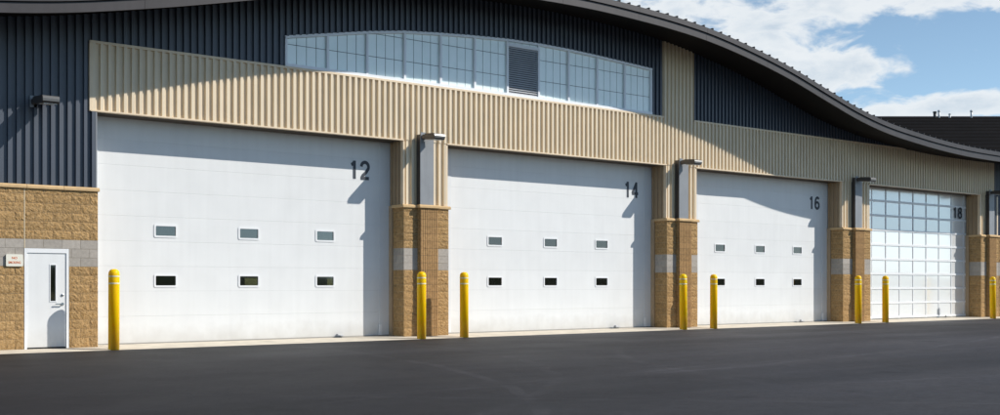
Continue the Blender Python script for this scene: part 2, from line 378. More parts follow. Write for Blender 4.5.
# ---- ribbed cladding
PITCH, DEPTH = .1829, .060
def rib_points(x0, x1):
    """list of (x, out) with out in 0..1 along a ribbed sheet"""
    pts = [(x0, 0.0)]; k = math.floor(x0/PITCH)
    while True:
        b = k*PITCH
        for dx, o in ((.046, 0), (.056, 1), (.128, 1), (.138, 0)):
            if x0 < b+dx < x1: pts.append((b+dx, o))
        k += 1
        if b > x1: break
    pts.append((x1, pts[-1][1])); pts[0] = (x0, pts[1][1])
    return pts
def ribbed(name, m, x0, x1, lo, hi, y=.10, parent=bld):
    """ribbed sheet facing -Y, ribs standing DEPTH proud of plane y"""
    mb = MB(); P = rib_points(x0, x1); lo_ = lo if callable(lo) else (lambda x: lo); hi_ = hi if callable(hi) else (lambda x: hi)
    for (xa, oa), (xb, ob) in zip(P[:-1], P[1:]):
        mb.quad((xa, y-oa*DEPTH, lo_(xa)), (xb, y-ob*DEPTH, lo_(xb)), (xb, y-ob*DEPTH, hi_(xb)), (xa, y-oa*DEPTH, hi_(xa)))
    return mb.build(name, m, parent)
def ribbed_return(name, m, x, sgn, y0, y1, z0, z1, parent):
    """ribbed sheet on a jamb, facing -X (sgn -1) or +X"""
    mb = MB(); P = rib_points(y0, y1)
    for (ya, oa), (yb, ob) in zip(P[:-1], P[1:]):
        mb.quad((x+sgn*oa*.03, ya, z0), (x+sgn*ob*.03, yb, z0), (x+sgn*ob*.03, yb, z1), (x+sgn*oa*.03, ya, z1))
    return mb.build(name, m, parent)

BLOCK_TOP, CAP_Z0, CAP_Z1 = 3.688, 3.60, 3.69
FAS0, FAS1 = 5.49, 7.06                          # tan band over the doors
TAN_L, TAN_R = 7.87, 48.02
COL0, COL1 = 26.74, 28.22                        # tan column that runs up to the eave
W0, W1 = 12.86, 26.17                            # clerestory window
WT = np.array([(12.86, 7.88), (14.06, 8.11), (15.29, 8.34), (16.48, 8.52), (17.69, 8.63), (18.9, 8.72), (20.12, 8.79), (21.36, 8.815), (22.55, 8.80), (23.76, 8.755), (24.95, 8.695), (26.17, 8.63)])
def win_top(x): return float(np.interp(x, WT[:, 0], WT[:, 1]))
top = lambda x: roof_z(x)+SOFF+.02

ribbed('navy_cladding', 'navy_clad', X_L, 7.90, CAP_Z1-.01, top)
ribbed('navy_cladding', 'navy_clad', 7.90, W0-.03, FAS1-.02, top)
ribbed('navy_cladding', 'navy_clad', W0-.03, W1+.03, lambda x: win_top(x)+.01, top)
ribbed('navy_cladding', 'navy_clad', W1+.03, COL0, FAS1-.02, top)
ribbed('navy_cladding', 'navy_clad', COL1, 41.5, FAS1-.02, lambda x: max(top(x), FAS1))
ribbed('navy_cladding', 'navy_clad', TAN_R+.01, X_R, CAP_Z1-.01, top)
ribbed('tan_cladding', 'tan_clad', COL0, COL1, FAS1-.001, top, .085)
ribbed('tan_cladding', 'tan_clad', TAN_L, TAN_R, FAS0, lambda x: min(FAS1, top(x)), .085)
# flashings
def trim(name, m, x0, x1, y0, y1, z0, z1, parent=bld, bevel=.006): return MB().box(x0, x1, y0, y1, z0, z1).build(name, m, parent, bevel=bevel)
trim('cap_flashing', 'tan_trim', TAN_L-.012, COL0-.005, .022, .14, FAS1-.012, FAS1+.05)
trim('cap_flashing', 'tan_trim', COL1+.005, 41.0, .022, .14, FAS1-.012, FAS1+.05)
trim('end_flashing', 'tan_trim', TAN_L-.02, TAN_L+.055, .018, .13, FAS0-.02, FAS1-.014)
trim('end_flashing', 'tan_trim', COL0-.035, COL0-.001, .055, .13, FAS1+.052, top(COL0)-.02)
trim('end_flashing', 'tan_trim', COL1+.001, COL1+.035, .055, .13, FAS1+.052, top(COL1)-.03)
trim('end_flashing', 'navy_clad', 7.905, 7.99, .02, .15, CAP_Z1, FAS0-.022)
trim('end_flashing', 'steel_grey', 7.992, 8.03, .03, .60, CAP_Z1, FAS0-.022)

# ---- openings: (left jamb, right jamb, number)
BAYS = [(8.04, 16.41, '12'), (17.92, 26.84, '14'), (28.34, 36.63, '16'), (38.45, 46.83, '18')]
PIERS = [(16.41, 17.92), (26.84, 28.34), (36.63, 38.45), (46.83, 48.36)]
DOOR_Y = .72
# drip edge and soffit over each opening
for xa, xb, n in BAYS:
    trim('drip_edge', 'tan_trim', xa-.16 if n == '12' else xa-.03, xb+.03, .016, .12, FAS0-.03, FAS0+.012)
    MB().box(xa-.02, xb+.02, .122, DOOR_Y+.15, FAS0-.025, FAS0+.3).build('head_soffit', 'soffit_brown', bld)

# ---- split-face masonry
def split_block(seed, flute=False):
    """block 1 x 1 (x, z), rough broken face towards -Y; unit mesh scaled per piece"""
    mb = MB(); nx, nz = (6, 4); random.seed(seed); g = {}
    for j in range(nz+1):
        for i in range(nx+1):
            u, w = i/nx, j/nz; edge = (i in (0, nx)) or (j in (0, nz))
            d = -.003 if edge else -(.004+.016*abs(mnoise.noise((u*3.1+seed*7.3, w*2.1+seed, seed*.7)))+.008*random.random())
            ju = 0 if i in (0, nx) else random.uniform(-.05, .05); jw = 0 if j in (0, nz) else random.uniform(-.07, .07)
            g[i, j] = len(mb.v); mb.v.append((u+ju, d, w+jw))
    for j in range(nz):
        for i in range(nx): mb.f.append((g[i, j], g[i+1, j], g[i+1, j+1], g[i, j+1]))
    k = len(mb.v); mb.v += [(0, .05, 0), (1, .05, 0), (1, .05, 1), (0, .05, 1)]
    mb.f += [tuple([k]+[k+1]+[g[i, 0] for i in range(nx, -1, -1)]), tuple([k+3]+[g[i, nz] for i in range(nx+1)]+[k+2]),
             tuple([k]+[g[0, j] for j in range(nz+1)]+[k+3]), tuple([k+1, k+2]+[g[nx, j] for j in range(nz, -1, -1)])]
    return mb
SPLIT = [split_block(s).mesh('split_block', 'split_tan') for s in range(1, 13)]
SMOOTH = MB().box(0, 1, -.004, .05, 0, 1).mesh('smooth_block', 'ground_grey')
def fluted():
    mb = MB(); n = 8; prof = [(0, .05)]
    for k in range(n):
        a = k/n; w = 1/n; prof += [(a+.0*w, 0), (a+.18*w, -.007), (a+.62*w, -.007), (a+.80*w, 0)]
    prof += [(1, 0), (1, .05)]
    mb.prism(prof, 'z', 0, 1); return mb.mesh('fluted_block', 'flute_tan')
FLUTE = fluted()
COURSE, JOINT = .2032, .007
def z_course(k): return .03+k*COURSE if k else .0
def block(parent, x, y, z, ln, ht, kind, rz=0.0):
    me = SMOOTH if kind == 'grey' else FLUTE if kind == 'flute' else random.choice(SPLIT)
    flip = kind == 'tan' and random.random() < .5
    o = link('block', me, parent, (x+(ln*math.cos(rz) if flip else 0), y+(ln*math.sin(rz) if flip else 0), z), rz, (-ln if flip else ln, 1, ht))
    return o
def courses():
    for k in range(18):
        z0 = z_course(k)+JOINT*.5; z1 = z_course(k+1)-JOINT*.5
        yield k, z0, z1, ('grey' if k in (9, 10, 11) else 'tan')
def row(parent, k, xa, xb, y, z0, z1, kind, rz=0.0, org=(0, 0)):
    L_ = .4064; off = (DX0+.004 if 'DX0' in globals() else 0)+(0 if k % 2 else L_/2); x = xa
    nb = math.floor((xa-off)/L_)+1
    while x < xb-1e-4:
        e = min(off+nb*L_, xb); nb += 1
        if e-x < .05: 
            x = e if e-x < 1e-4 else x; continue
        if xb-e < .05: e = xb
        block(parent, x+JOINT*.5, y, z0, e-x-JOINT, z1-z0, kind); x = e
# left masonry wall with the personnel door
DX0, DX1, DH = at_y(24.3, 300).x, at_y(68.7, 300).x, 11*COURSE+.03
wall = empty('masonry_wall', (0, 0, 0), bld)
WX0, WX1 = 2.2, 8.04
random.seed(11)
for k, z0, z1, kind in courses():
    if z1 < DH+.05:
        row(wall, k, WX0, DX0-.004, 0, z0, z1, kind); row(wall, k, DX1+.004, WX1, 0, z0, z1, kind)
    else:
        row(wall, k, WX0, DX0-.002, 0, z0, z1, kind); row(wall, k, DX0+.012, WX1, 0, z0, z1, kind)
MB().box(X_L, DX0-.01, .003, .30, 0, CAP_Z0).box(DX1+.01, WX1-.003, .003, .30, 0, CAP_Z0).box(DX0-.009, DX1+.009, .003, .30, DH, CAP_Z0-.001).build('mortar', 'mortar', wall)
MB().box(DX0-.006, DX0+.012, -.010, .002, DH+.002, CAP_Z0).build('control_joint', 'sealant', wall)
for k, z0, z1, kind in courses():                # end of the wall in the door opening
    block(wall, WX1, .045, z0, .25, z1-z0, kind, RAD(90))
def cap_piece(parent, x0, x1, y0, y1):
    MB().prism([(y1, CAP_Z0), (y0, CAP_Z0), (y0, CAP_Z1-.035), (y0+.035, CAP_Z1), (y1, CAP_Z1)], 'x', x0, x1).build('cap_stone', 'cap_stone', parent, bevel=.004)
x = WX1+.03
while x > X_L:
    cap_piece(wall, max(x-.80, X_L), x-.004, -.055, .12); x -= .80
wall2 = empty('masonry_wall', (0, 0, 0), bld)
MB().box(48.36, X_R, .0, .3, 0, CAP_Z0).build('mortar', 'mortar', wall2); cap_piece(wall2, 48.42, X_R, -.055, .12)
for k, z0, z1, kind in courses(): row(wall2, k, 48.37, 51.2, -.012, z0, z1, kind)

# ---- piers between the doors
PIL_P = .15
piers = []
for pi, (xa, xb) in enumerate(PIERS):
    p = empty('block_pier', (0, 0, 0), bld); piers.append(p)
    w = xb-xa; c0 = xa+w*.5-.295; c1 = xa+w*.5+.295
    random.seed(40+pi)
    MB().box(xa+.003, xb-.003, .003, .555, 0, CAP_Z0).build('mortar', 'mortar', p)
    MB().box(c0+.008, c1-.008, -PIL_P+.008, .011, 0, CAP_Z0-.002).build('mortar', 'mortar', p)
    for k, z0, z1, kind in courses():
        block(p, xa, 0, z0, c0-xa, z1-z0, kind); block(p, c1, 0, z0, xb-c1, z1-z0, kind)
        block(p, c0, -PIL_P, z0, c1-c0, z1-z0, 'flute')
        # returns: left one faces -X (rz -90: local -Y to -X), right one +X
        cut = .20 if k % 2 else .40
        for y0, y1 in ((.052, cut), (cut+.008, .55)):
            block(p, xa, y1, z0, y1-y0, z1-z0, kind, RAD(-90)); block(p, xb, y0, z0, y1-y0, z1-z0, kind, RAD(90))
        block(p, c0, .01, z0, PIL_P-.052, z1-z0, 'grey' if False else 'tan', RAD(-90))
    cap_piece(p, xa-.055, c0-.056, -.055, .555); cap_piece(p, c1+.056, xb+.055, -.055, .555)
    cap_piece(p, c0-.055, c1+.055, -PIL_P-.055, .555)
    # ribbed upper pier
    ribbed('tan_cladding', 'tan_clad', xa+.0, xb-.0, CAP_Z1, FAS0+.01, .105, p)
    for x0, x1 in ((xa-.004, xa+.06), (xb-.085, xb+.004)):
        trim('corner_flashing', 'tan_trim', x0, x1, .038, .16, CAP_Z1, FAS0-.032, p)
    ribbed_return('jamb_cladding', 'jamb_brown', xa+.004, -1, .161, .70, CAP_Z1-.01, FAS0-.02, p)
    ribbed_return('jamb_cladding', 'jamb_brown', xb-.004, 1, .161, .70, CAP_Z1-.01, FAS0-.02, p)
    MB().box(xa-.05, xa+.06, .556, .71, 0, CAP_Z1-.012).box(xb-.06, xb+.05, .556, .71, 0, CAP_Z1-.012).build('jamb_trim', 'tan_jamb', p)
    # grey steel downpipe cover on the pilaster
    g0 = at_y(420.2, 200, -.13).x-16.41+xa+(w-1.51)*.5; g1 = g0+.445
    MB().box(g0, g1, -.125, .06, CAP_Z1+.001, 5.66).build('steel_channel', 'lamp_bronze', p)
    MB().box(g0-.004, g1+.004, -.139, -.126, CAP_Z1+.001, 5.665).build('steel_cover', 'steel_grey', p, bevel=.004)
    p['cover'] = (g0, g1)
for (xa, xb) in ((7.60, 8.02),):
    MB().box(8.02, 8.10, .556, .71, 0, FAS0-.03).build('jamb_trim', 'frame_white', bld)

# ---- overhead doors
def text_mesh(txt, h, m, thick=.006, stretch=None):
    cu = bpy.data.curves.new('lettering', 'FONT'); cu.body = txt; cu.size = 1; cu.extrude = .02; cu.offset = .012; cu.resolution_u = 4
    cu.align_x = 'CENTER'
    o = bpy.data.objects.new('tmp', cu); col.objects.link(o); dg = bpy.context.evaluated_depsgraph_get()
    me = bpy.data.meshes.new_from_object(o.evaluated_get(dg)); bpy.data.objects.remove(o)
    co = np.array([v.co for v in me.vertices]); lo = co.min(0); hi = co.max(0); s = h/(hi[1]-lo[1])
    sx = s if stretch is None else stretch/(hi[0]-lo[0])
    for v in me.vertices: v.co = ((v.co.x-(lo[0]+hi[0])/2)*sx, -(v.co.z+.02)/.04*thick, (v.co.y-lo[1])*s)
    me.materials.clear(); me.materials.append(M[m]); me.name = 'lettering'
    import bmesh
    bm = bmesh.new(); bm.from_mesh(me); bmesh.ops.recalc_face_normals(bm, faces=bm.faces); bm.to_mesh(me); bm.free()
    return me
DIGITS = {  # stroke paths in a 1 x 1.6 cell
    '1': [[(.22, 1.22), (.42, 1.33), (.56, 1.52)], [(.56, 1.60), (.56, 0)]],
    '2': [[(.10, 1.12)]+[(.50+.40*math.cos(a), 1.12+.40*math.sin(a)) for a in [RAD(180-k*18) for k in range(1, 13)]]+[(.62, .62), (.28, .34), (.14, .09)], [(.04, .09), (.94, .09)]],
    '4': [[(.70, 0), (.70, 1.60)], [(.70, 1.52), (.08, .46)], [(.02, .44), (.98, .44)]],
    '6': [[(.86, 1.30), (.74, 1.45), (.54, 1.51), (.32, 1.42), (.17, 1.16), (.10, .80), (.10, .5)], [(.50+.39*math.cos(RAD(k*20)), .50+.41*math.sin(RAD(k*20))) for k in range(19)]],
    '8': [[(.50+.40*math.cos(RAD(k*20)), .46+.38*math.sin(RAD(k*20))) for k in range(19)], [(.50+.34*math.cos(RAD(k*20)), 1.18+.33*math.sin(RAD(k*20))) for k in range(19)]]}
def digit_mesh(txt, w, h, thick=.008):
    mb = MB(); n = len(txt); sw = .145; cell = w/(n*1.0+.22*(n-1)); lay = 0
    for i, ch in enumerate(txt):
        for path in DIGITS[ch]:
            for j, (p, q) in enumerate(zip(path[:-1], path[1:])):
                p, q = Vector(p), Vector(q); t = (q-p).normalized(); nn = Vector((-t.y, t.x)); a_, b_ = p-t*.02*(j > 0), q+t*.02*(j < len(path)-2)
                pr = [a_+nn*sw, a_-nn*sw, b_-nn*sw, b_+nn*sw]; lay += 1
                mb.prism([(-w/2+i*1.22*cell+v.x*cell, v.y/1.6*h) for v in pr], 'y', -thick-.00012*(lay % 9), 0.0)
    return mb.mesh('door_number', 'digit_dark')
SEC_Z = [.03]+[.07+.61*k for k in range(1, 9)]+[5.56]
def rounded_rect(cx, cz, w, h, r, n=4):
    pts = []
    for qx, qz, a0 in ((1, 1, 0), (-1, 1, 90), (-1, -1, 180), (1, -1, 270)):
        for k in range(n+1):
            a = RAD(a0+90*k/n); pts.append((cx+qx*(w/2-r)+r*math.cos(a), cz+qz*(h/2-r)+r*math.sin(a)))
    return pts
def ring(outer, inner, y0, y1):
    mb = MB(); n = len(outer)
    for y in (y0, y1):
        for P in (outer, inner): mb.v += [(x, y, z) for x, z in P]
    for k in range(n):
        j = (k+1) % n
        mb.f += [(k, j, n+j, n+k), (2*n+k, 3*n+k, 3*n+j, 2*n+j), (k, 2*n+k, 2*n+j, j), (n+k, n+j, 3*n+j, 3*n+k)]
    return mb
def win_panel(x0, x1, z0, z1, wins, y):
    """door section with window holes: boxes between the holes"""
    mb = MB(); xs = [x0]
    wz0, wz1 = wins[0][1]-.12, wins[0][1]+.12
    mb.box(x0, x1, y, y+.05, z0, wz0).box(x0, x1, y, y+.05, wz1, z1)
    for cx, cz in wins:
        mb.box(xs[-1], cx-.255, y, y+.05, wz0+.0001, wz1-.0001); xs.append(cx+.255)
    mb.box(xs[-1], x1, y, y+.05, wz0+.0001, wz1-.0001)
    return mb
WIN_PX = {'12': (165.7, 249.0, 325.2), '14': (495.0, 550.6, 601.6), '16': (720.0, 760.0, 797.3)}
NUM_PX = {'12': (349.3, 369.3, 161.0, 179.0), '14': (624.2, 638.0, 182.0, 197.6), '16': (809.0, 819.3, 196.6, 209.2), '18': (952.8, 961.4, 207.6, 218.2)}
WZ = (1.545, 2.775)
for bi, (xa, xb, num) in enumerate(BAYS):
    d = empty('overhead_door', (0, 0, 0), bld)
    d['label'] = {'12': 'white sectional overhead door numbered 12', '14': 'white sectional overhead door numbered 14',
                  '16': 'white sectional overhead door numbered 16', '18': 'white glazed grid overhead door numbered 18'}[num]
    dx0, dx1 = xa-.12, xb+.12
    if num != '18':
        cxs = [at_y(px, 280, DOOR_Y).x for px in WIN_PX[num]]
        for k in range(9):
            z0, z1 = SEC_Z[k]+.001, SEC_Z[k+1]-.001; wz = [z for z in WZ if z0 < z < z1]
            if wz: win_panel(dx0, dx1, z0, z1, [(c, wz[0]) for c in cxs], DOOR_Y).build('panel', 'door_white', d)
            else: MB().box(dx0, dx1, DOOR_Y, DOOR_Y+.05, z0, z1).build('panel', 'door_white', d)
        for z in WZ:
            for c in cxs:
                ring(rounded_rect(c, z, .595, .33, .045), rounded_rect(c, z, .505, .237, .02), DOOR_Y-.014, DOOR_Y-.0005).build('window_frame', 'frame_white', d)
                MB().box(c-.252, c+.252, DOOR_Y+.012, DOOR_Y+.016, z-.118, z+.118).build('glass', 'glass', d)
        # side stiles
        MB().box(xb-.36, xb+.10, DOOR_Y-.012, DOOR_Y-.001, .035, FAS0-.03).build('end_stile', 'stile_white', d)
        MB().box(xa-.10, at_y({'12': 97.8, '14': 450.7, '16': 698.0}[num], 280, DOOR_Y).x, DOOR_Y-.012, DOOR_Y-.001, .035, FAS0-.03).build('end_stile', 'stile_white', d)
        MB().box(dx0, dx1, DOOR_Y+.052, DOOR_Y+.06, .0, 5.5).quad((0,0,-5),(0,0,-5.01),(0.01,0,-5.01),(0.01,0,-5)) if False else None
    else:
        ncol = 7; gx0 = at_y(871.6, 280, DOOR_Y).x; gx1 = at_y(963.4, 280, DOOR_Y).x; pw = (gx1-gx0)/ncol
        bars = [gx0+pw*k for k in range(ncol+1)]; rowz = [.09]+[.09+.605*k for k in range(1, 9)]+[5.56]
        for bx in bars: MB().box(bx-.028, bx+.028, DOOR_Y-.012, DOOR_Y+.05, .03, 5.56).build('stile', 'stile_white', d)
        MB().box(dx0, bars[0]-.03, DOOR_Y-.004, DOOR_Y+.04, .03, 5.56).build('end_stile', 'glazing_white', d)
        MB().box(bars[-1]+.03, dx1, DOOR_Y-.004, DOOR_Y+.04, .03, 5.56).build('end_stile', 'glazing_white', d)
        for k in range(10):
            z = rowz[k]; MB().box(dx0+.001, dx1-.001, DOOR_Y-.022, DOOR_Y+.045, z-.045, z+.045).build('rail', 'frame_white', d, bevel=.006)
        for i in range(ncol):
            for k in range(9):
                MB().box(bars[i]+.031, bars[i+1]-.031, DOOR_Y+.006, DOOR_Y+.02, rowz[k]+.047, rowz[k+1]-.047).build('pane', 'glazing_white', d)
    MB().box(dx0, dx1, DOOR_Y-.004, DOOR_Y+.05, .001, .029).build('bottom_seal', 'seal_grey', d)
    l, r, t, b = NUM_PX[num]
    P0 = at_y(l, b, DOOR_Y); P1 = at_y(r, b, DOOR_Y); T0 = at_y((l+r)/2, t, DOOR_Y); B0 = at_y((l+r)/2, b, DOOR_Y)
    link('door_number', digit_mesh(num, P1.x-P0.x, T0.z-B0.z), d, ((P0.x+P1.x)/2, DOOR_Y-(.026 if num == '18' else .002), B0.z))
    # bottom pull handle and a white upright added for the pale sliver by the jamb
    hx = xb-1.62
    MB().box(hx-.10, hx+.10, DOOR_Y-.05, DOOR_Y-.001, .035, .06).box(hx-.10, hx-.08, DOOR_Y-.06, DOOR_Y-.001, .061, .10).build('pull_handle', 'louver_grey' if num != '18' else 'chrome', d)
    if num == '18':
        MB().box(bars[5]-.045, bars[5]+.045, DOOR_Y-.06, DOOR_Y-.023, .14, .42).build('latch', 'louver_grey', d)
    else:
        MB().prism([(xb-.40, .03), (xb-.30, .03), (xb-.31, .33), (xb-.39, .33)], 'y', DOOR_Y-.06, DOOR_Y-.013).build('pale_sliver', 'frame_white', d)

# ---- personnel door in the masonry wall
pd_ = empty('personnel_door', (0, 0, 0), bld); pd_['label'] = 'white steel door with narrow vision panel'
fw = .055
MB().box(DX0, DX0+fw, -.012, .20, 0, DH-.004).build('door_frame', 'frame_white', pd_); MB().box(DX1-fw, DX1, -.012, .20, 0, DH-.004).build('door_frame', 'frame_white', pd_)
MB().box(DX0+fw+.001, DX1-fw-.001, -.012, .20, DH-.105, DH-.004).build('door_frame', 'frame_white', pd_)
lx0, lx1, lz0, lz1 = DX0+fw+.006, DX1-fw-.006, .035, DH-.11
v0, v1 = at_y(50.0, 280, .04).x, at_y(55.2, 280, .04).x; vz0, vz1 = at_y(52, 301, .04).z, at_y(52, 265, .04).z
MB().box(lx0, v0, .008, .05, lz0, lz1).box(v1, lx1, .008, .05, lz0, lz1).box(v0+.0005, v1-.0005, .008, .05, lz0, vz0).box(v0+.0005, v1-.0005, .008, .05, vz1, lz1).build('door_leaf', 'door_white', pd_)
MB().box(v0-.0, v1+.0, .025, .030, vz0, vz1).build('glass', 'glass', pd_)
ring([(v0-.02, vz0-.02), (v1+.02, vz0-.02), (v1+.02, vz1+.02), (v0-.02, vz1+.02)], [(v0, vz0), (v1, vz0), (v1, vz1), (v0, vz1)], -.001, .0075).build('glazing_bead', 'frame_white', pd_)
for zz in (at_y(25, 263.5).z, at_y(25, 302.5).z, at_y(25, 340).z):
    hg = MB(); hg.lathe([(.016, zz-.06), (.016, zz+.06)], 10, (DX0+fw+.002, .012)); hg.build('hinge', 'louver_grey', pd_)
hz = at_y(61, 304, .03).z; hx = lx1-.075
m_ = MB(); m_.lathe([(.034, 0), (.034, .014)], 18); o = m_.build('rose', 'chrome', pd_); o.location = (hx, .008, hz); o.rotation_euler = (RAD(90), 0, 0)
MB().box(hx-.17, hx+.012, -.058, -.038, hz-.012, hz+.012).box(hx-.012, hx+.011, -.0379, -.006, hz-.011, hz+.011).build('lever_handle', 'chrome', pd_, bevel=.004)
m_ = MB(); m_.lathe([(.032, 0), (.030, .02), (.015, .026)], 18); o = m_.build('deadbolt', 'chrome', pd_); o.location = (hx, .008, at_y(61.5, 295, .03).z); o.rotation_euler = (RAD(90), 0, 0)
MB().box(DX0+fw, DX1-fw, -.0, .22, .001, .03).build('threshold', 'seal_black', pd_)

# ---- clerestory window
cw = empty('clerestory_window', (0, 0, 0), bld); cw['label'] = 'long arched band of translucent panels with white mullions'
NB = 11; bx = [W0+(W1-W0)*k/NB for k in range(NB+1)]; WB = FAS1+.055
MB().box(W0, W1, .135, .145, WB-.05, 7.85).build('backing', 'grid_dark', cw)
bk = MB()
for k in range(60):
    a = W0+(W1-W0)*k/60; b = W0+(W1-W0)*(k+1)/60
    bk.quad((a, .137, 7.84), (b, .137, 7.84), (b, .137, win_top(b)), (a, .137, win_top(a)))
bk.build('backing', 'grid_dark', cw)
HG = (7.70, 8.335)
LOUV = 6                                          # bay that holds the louvre
for k in range(NB):
    x0, x1 = bx[k]+.035, bx[k+1]-.035; sub = [x0+(x1-x0)*i/4 for i in range(5)]
    for i in range(4):
        a, b = sub[i]+(.008 if i else 0), sub[i+1]-(.008 if i < 3 else 0)
        zlist = [WB+.075]+[h for h in HG]+[99]
        if k == LOUV: zlist = [8.70, 99]
        for za, zb in zip(zlist[:-1], zlist[1:]):
            za += .008; ta, tb = win_top(a)-.05, win_top(b)-.05; q = [(a, za), (b, za)]
            if min(ta, tb) <= za+.02:
                if max(ta, tb) <= za+.03: continue
            zb_ = zb-.008
            q = [(a, za), (b, za), (b, max(za+.004, min(zb_, tb))), (a, max(za+.004, min(zb_, ta)))]
            MB().prism(q, 'y', .118, .132).build('pane', 'fibreglass', cw)
for k in range(NB+1):
    MB().box(bx[k]-.034, bx[k]+.034, .055, .134, WB+.075, win_top(bx[k])-.052).build('mullion', 'mullion', cw)
MB().box(W0-.034, W1+.034, .040, .134, WB-.002, WB+.074).build('sill', 'mullion', cw)
for k in range(NB):
    a, b = bx[k]-(.034 if k == 0 else 0), bx[k+1]+(.034 if k == NB-1 else -.0005)
    MB().prism([(a, win_top(bx[k])-.05), (b, win_top(bx[k+1])-.05), (b, win_top(bx[k+1])+.022), (a, win_top(bx[k])+.022)], 'y', .045, .136).build('head_rail', 'mullion', cw)
lx0, lx1 = bx[LOUV]+.036, bx[LOUV+1]-.036; lz0, lz1 = WB+.076, 8.60
MB().box(lx0, lx1, .05, .133, 8.60, 8.70).build('transom', 'mullion', cw)
nl = 22
for k in range(nl):
    z = lz0+(lz1-lz0)*k/nl; h = (lz1-lz0)/nl
    MB().quad((lx0, .065, z), (lx1, .065, z), (lx1, .118, z+h*.92), (lx0, .118, z+h*.92)).build('louvre_blade', 'louver_grey', cw)

# ---- wave roof
roof = empty('roof', (0, 0, 0), bld)
N_ = 180; xs = [X_L-.8+(X_R+.8-X_L+.8)*k/N_ for k in range(N_+1)]
def strip(name, m, y0, y1, za, zb, smooth=False, parent=roof):
    """solid band following the roof line, between offsets za..zb above the eave edge and y0..y1"""
    mb = MB(); i0 = 0
    for x in xs:
        z = roof_z(x); mb.v += [(x, y0, z+za), (x, y1, z+za), (x, y1, z+zb), (x, y0, z+zb)]
    for k in range(N_):
        a = 4*k; b = a+4
        for p, q in ((0, 1), (1, 2), (2, 3), (3, 0)): mb.f.append((a+p, a+q, b+q, b+p))
    mb.f += [(0, 1, 2, 3), (4*N_+3, 4*N_+2, 4*N_+1, 4*N_)]
    return mb.build(name, m, parent)
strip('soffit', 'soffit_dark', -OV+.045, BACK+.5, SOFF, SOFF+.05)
strip('roof_deck', 'roof_dark', -OV-.035, BACK+.6, SOFF+.052, .405)
# eave boards in lengths, with a shadow gap between the two tiers
def eave(name, m, y0, y1, za, zb, length):
    x = X_L-.8
    while x < X_R+.7:
        x1 = min(x+length, X_R+.8); mb = MB(); n = 8
        for j in range(n+1):
            xx = x+.003+(x1-x-.006)*j/n; z = roof_z(xx); mb.v += [(xx, y0, z+za), (xx, y1, z+za), (xx, y1, z+zb), (xx, y0, z+zb)]
        for j in range(n):
            a = 4*j; b = a+4
            for p, q in ((0, 1), (1, 2), (2, 3), (3, 0)): mb.f.append((a+p, a+q, b+q, b+p))
        mb.f += [(0, 1, 2, 3), (4*n+3, 4*n+2, 4*n+1, 4*n)]
        mb.build(name, m, roof); x = x1
eave('eave_board', 'roof_fascia', -OV, -OV+.04, 0.0, .215, 3.05)
eave('eave_gutter', 'roof_fascia', -OV-.045, -OV-.003, .238, .40, 3.05)
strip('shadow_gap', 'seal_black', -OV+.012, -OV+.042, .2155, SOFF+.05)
seam = MB().box(-.022, .022, -OV-.05, BACK+.6, 0, .055).mesh('seam', 'roof_dark')
x = X_L-.6
while x < X_R+.6:
    dz = (roof_z(x+.05)-roof_z(x-.05))/.1; a = math.atan(dz)
    o = link('seam', seam, roof, (x, 0, roof_z(x)+.402)); o.rotation_euler = (0, -a, 0)
    x += .415*math.cos(a)
# ---- rear and side walls; two rear windows
def hole(px, py, w, h):
    P = at_y(px, py, BACK); return (P.x-w/2, P.x+w/2, P.z-h/2, P.z+h/2)
h1, h2 = hole(250.5, 282.2, .80, .42), hole(332.5, 282.6, .85, .42)
za, zb = min(h1[2], h2[2]), max(h1[3], h2[3])
hs = sorted([h1, h2]); rw = MB()
rw.box(X_L, hs[0][0], BACK-.2, BACK, -.1, 10.2).box(hs[0][1], hs[1][0], BACK-.2, BACK, -.1, 10.2).box(hs[1][1], X_R, BACK-.2, BACK, -.1, 10.2)
for h in hs: rw.box(h[0], h[1], BACK-.2, BACK, -.1, h[2]).box(h[0], h[1], BACK-.2, BACK, h[3], 10.2)
rw = MB()
zcap = lambda a, b: min(roof_z(a+(b-a)*t/20) for t in range(21))+.25
def wall_seg(a, b, z0=None, z1=None):
    n = max(1, int((b-a)/1.0))
    for k in range(n):
        u, v = a+(b-a)*k/n, a+(b-a)*(k+1)/n; rw.box(u, v, BACK-.2, BACK, -.1 if z0 is None else z0, zcap(u, v) if z1 is None else z1)
wall_seg(X_L, hs[0][0]); wall_seg(hs[0][1], hs[1][0]); wall_seg(hs[1][1], X_R)
for h in hs: wall_seg(h[0], h[1], None, h[2]); wall_seg(h[0], h[1], h[3], None)
rw.build('rear_wall', 'rear_wall', bld)
MB().box(X_L, X_L+.2, .31, BACK-.21, -.1, roof_z(X_L)+.2).build('side_wall', 'navy_clad', bld)
MB().box(X_R-.2, X_R, .31, BACK-.21, -.1, roof_z(X_R)+.2).build('side_wall', 'navy_clad', bld)

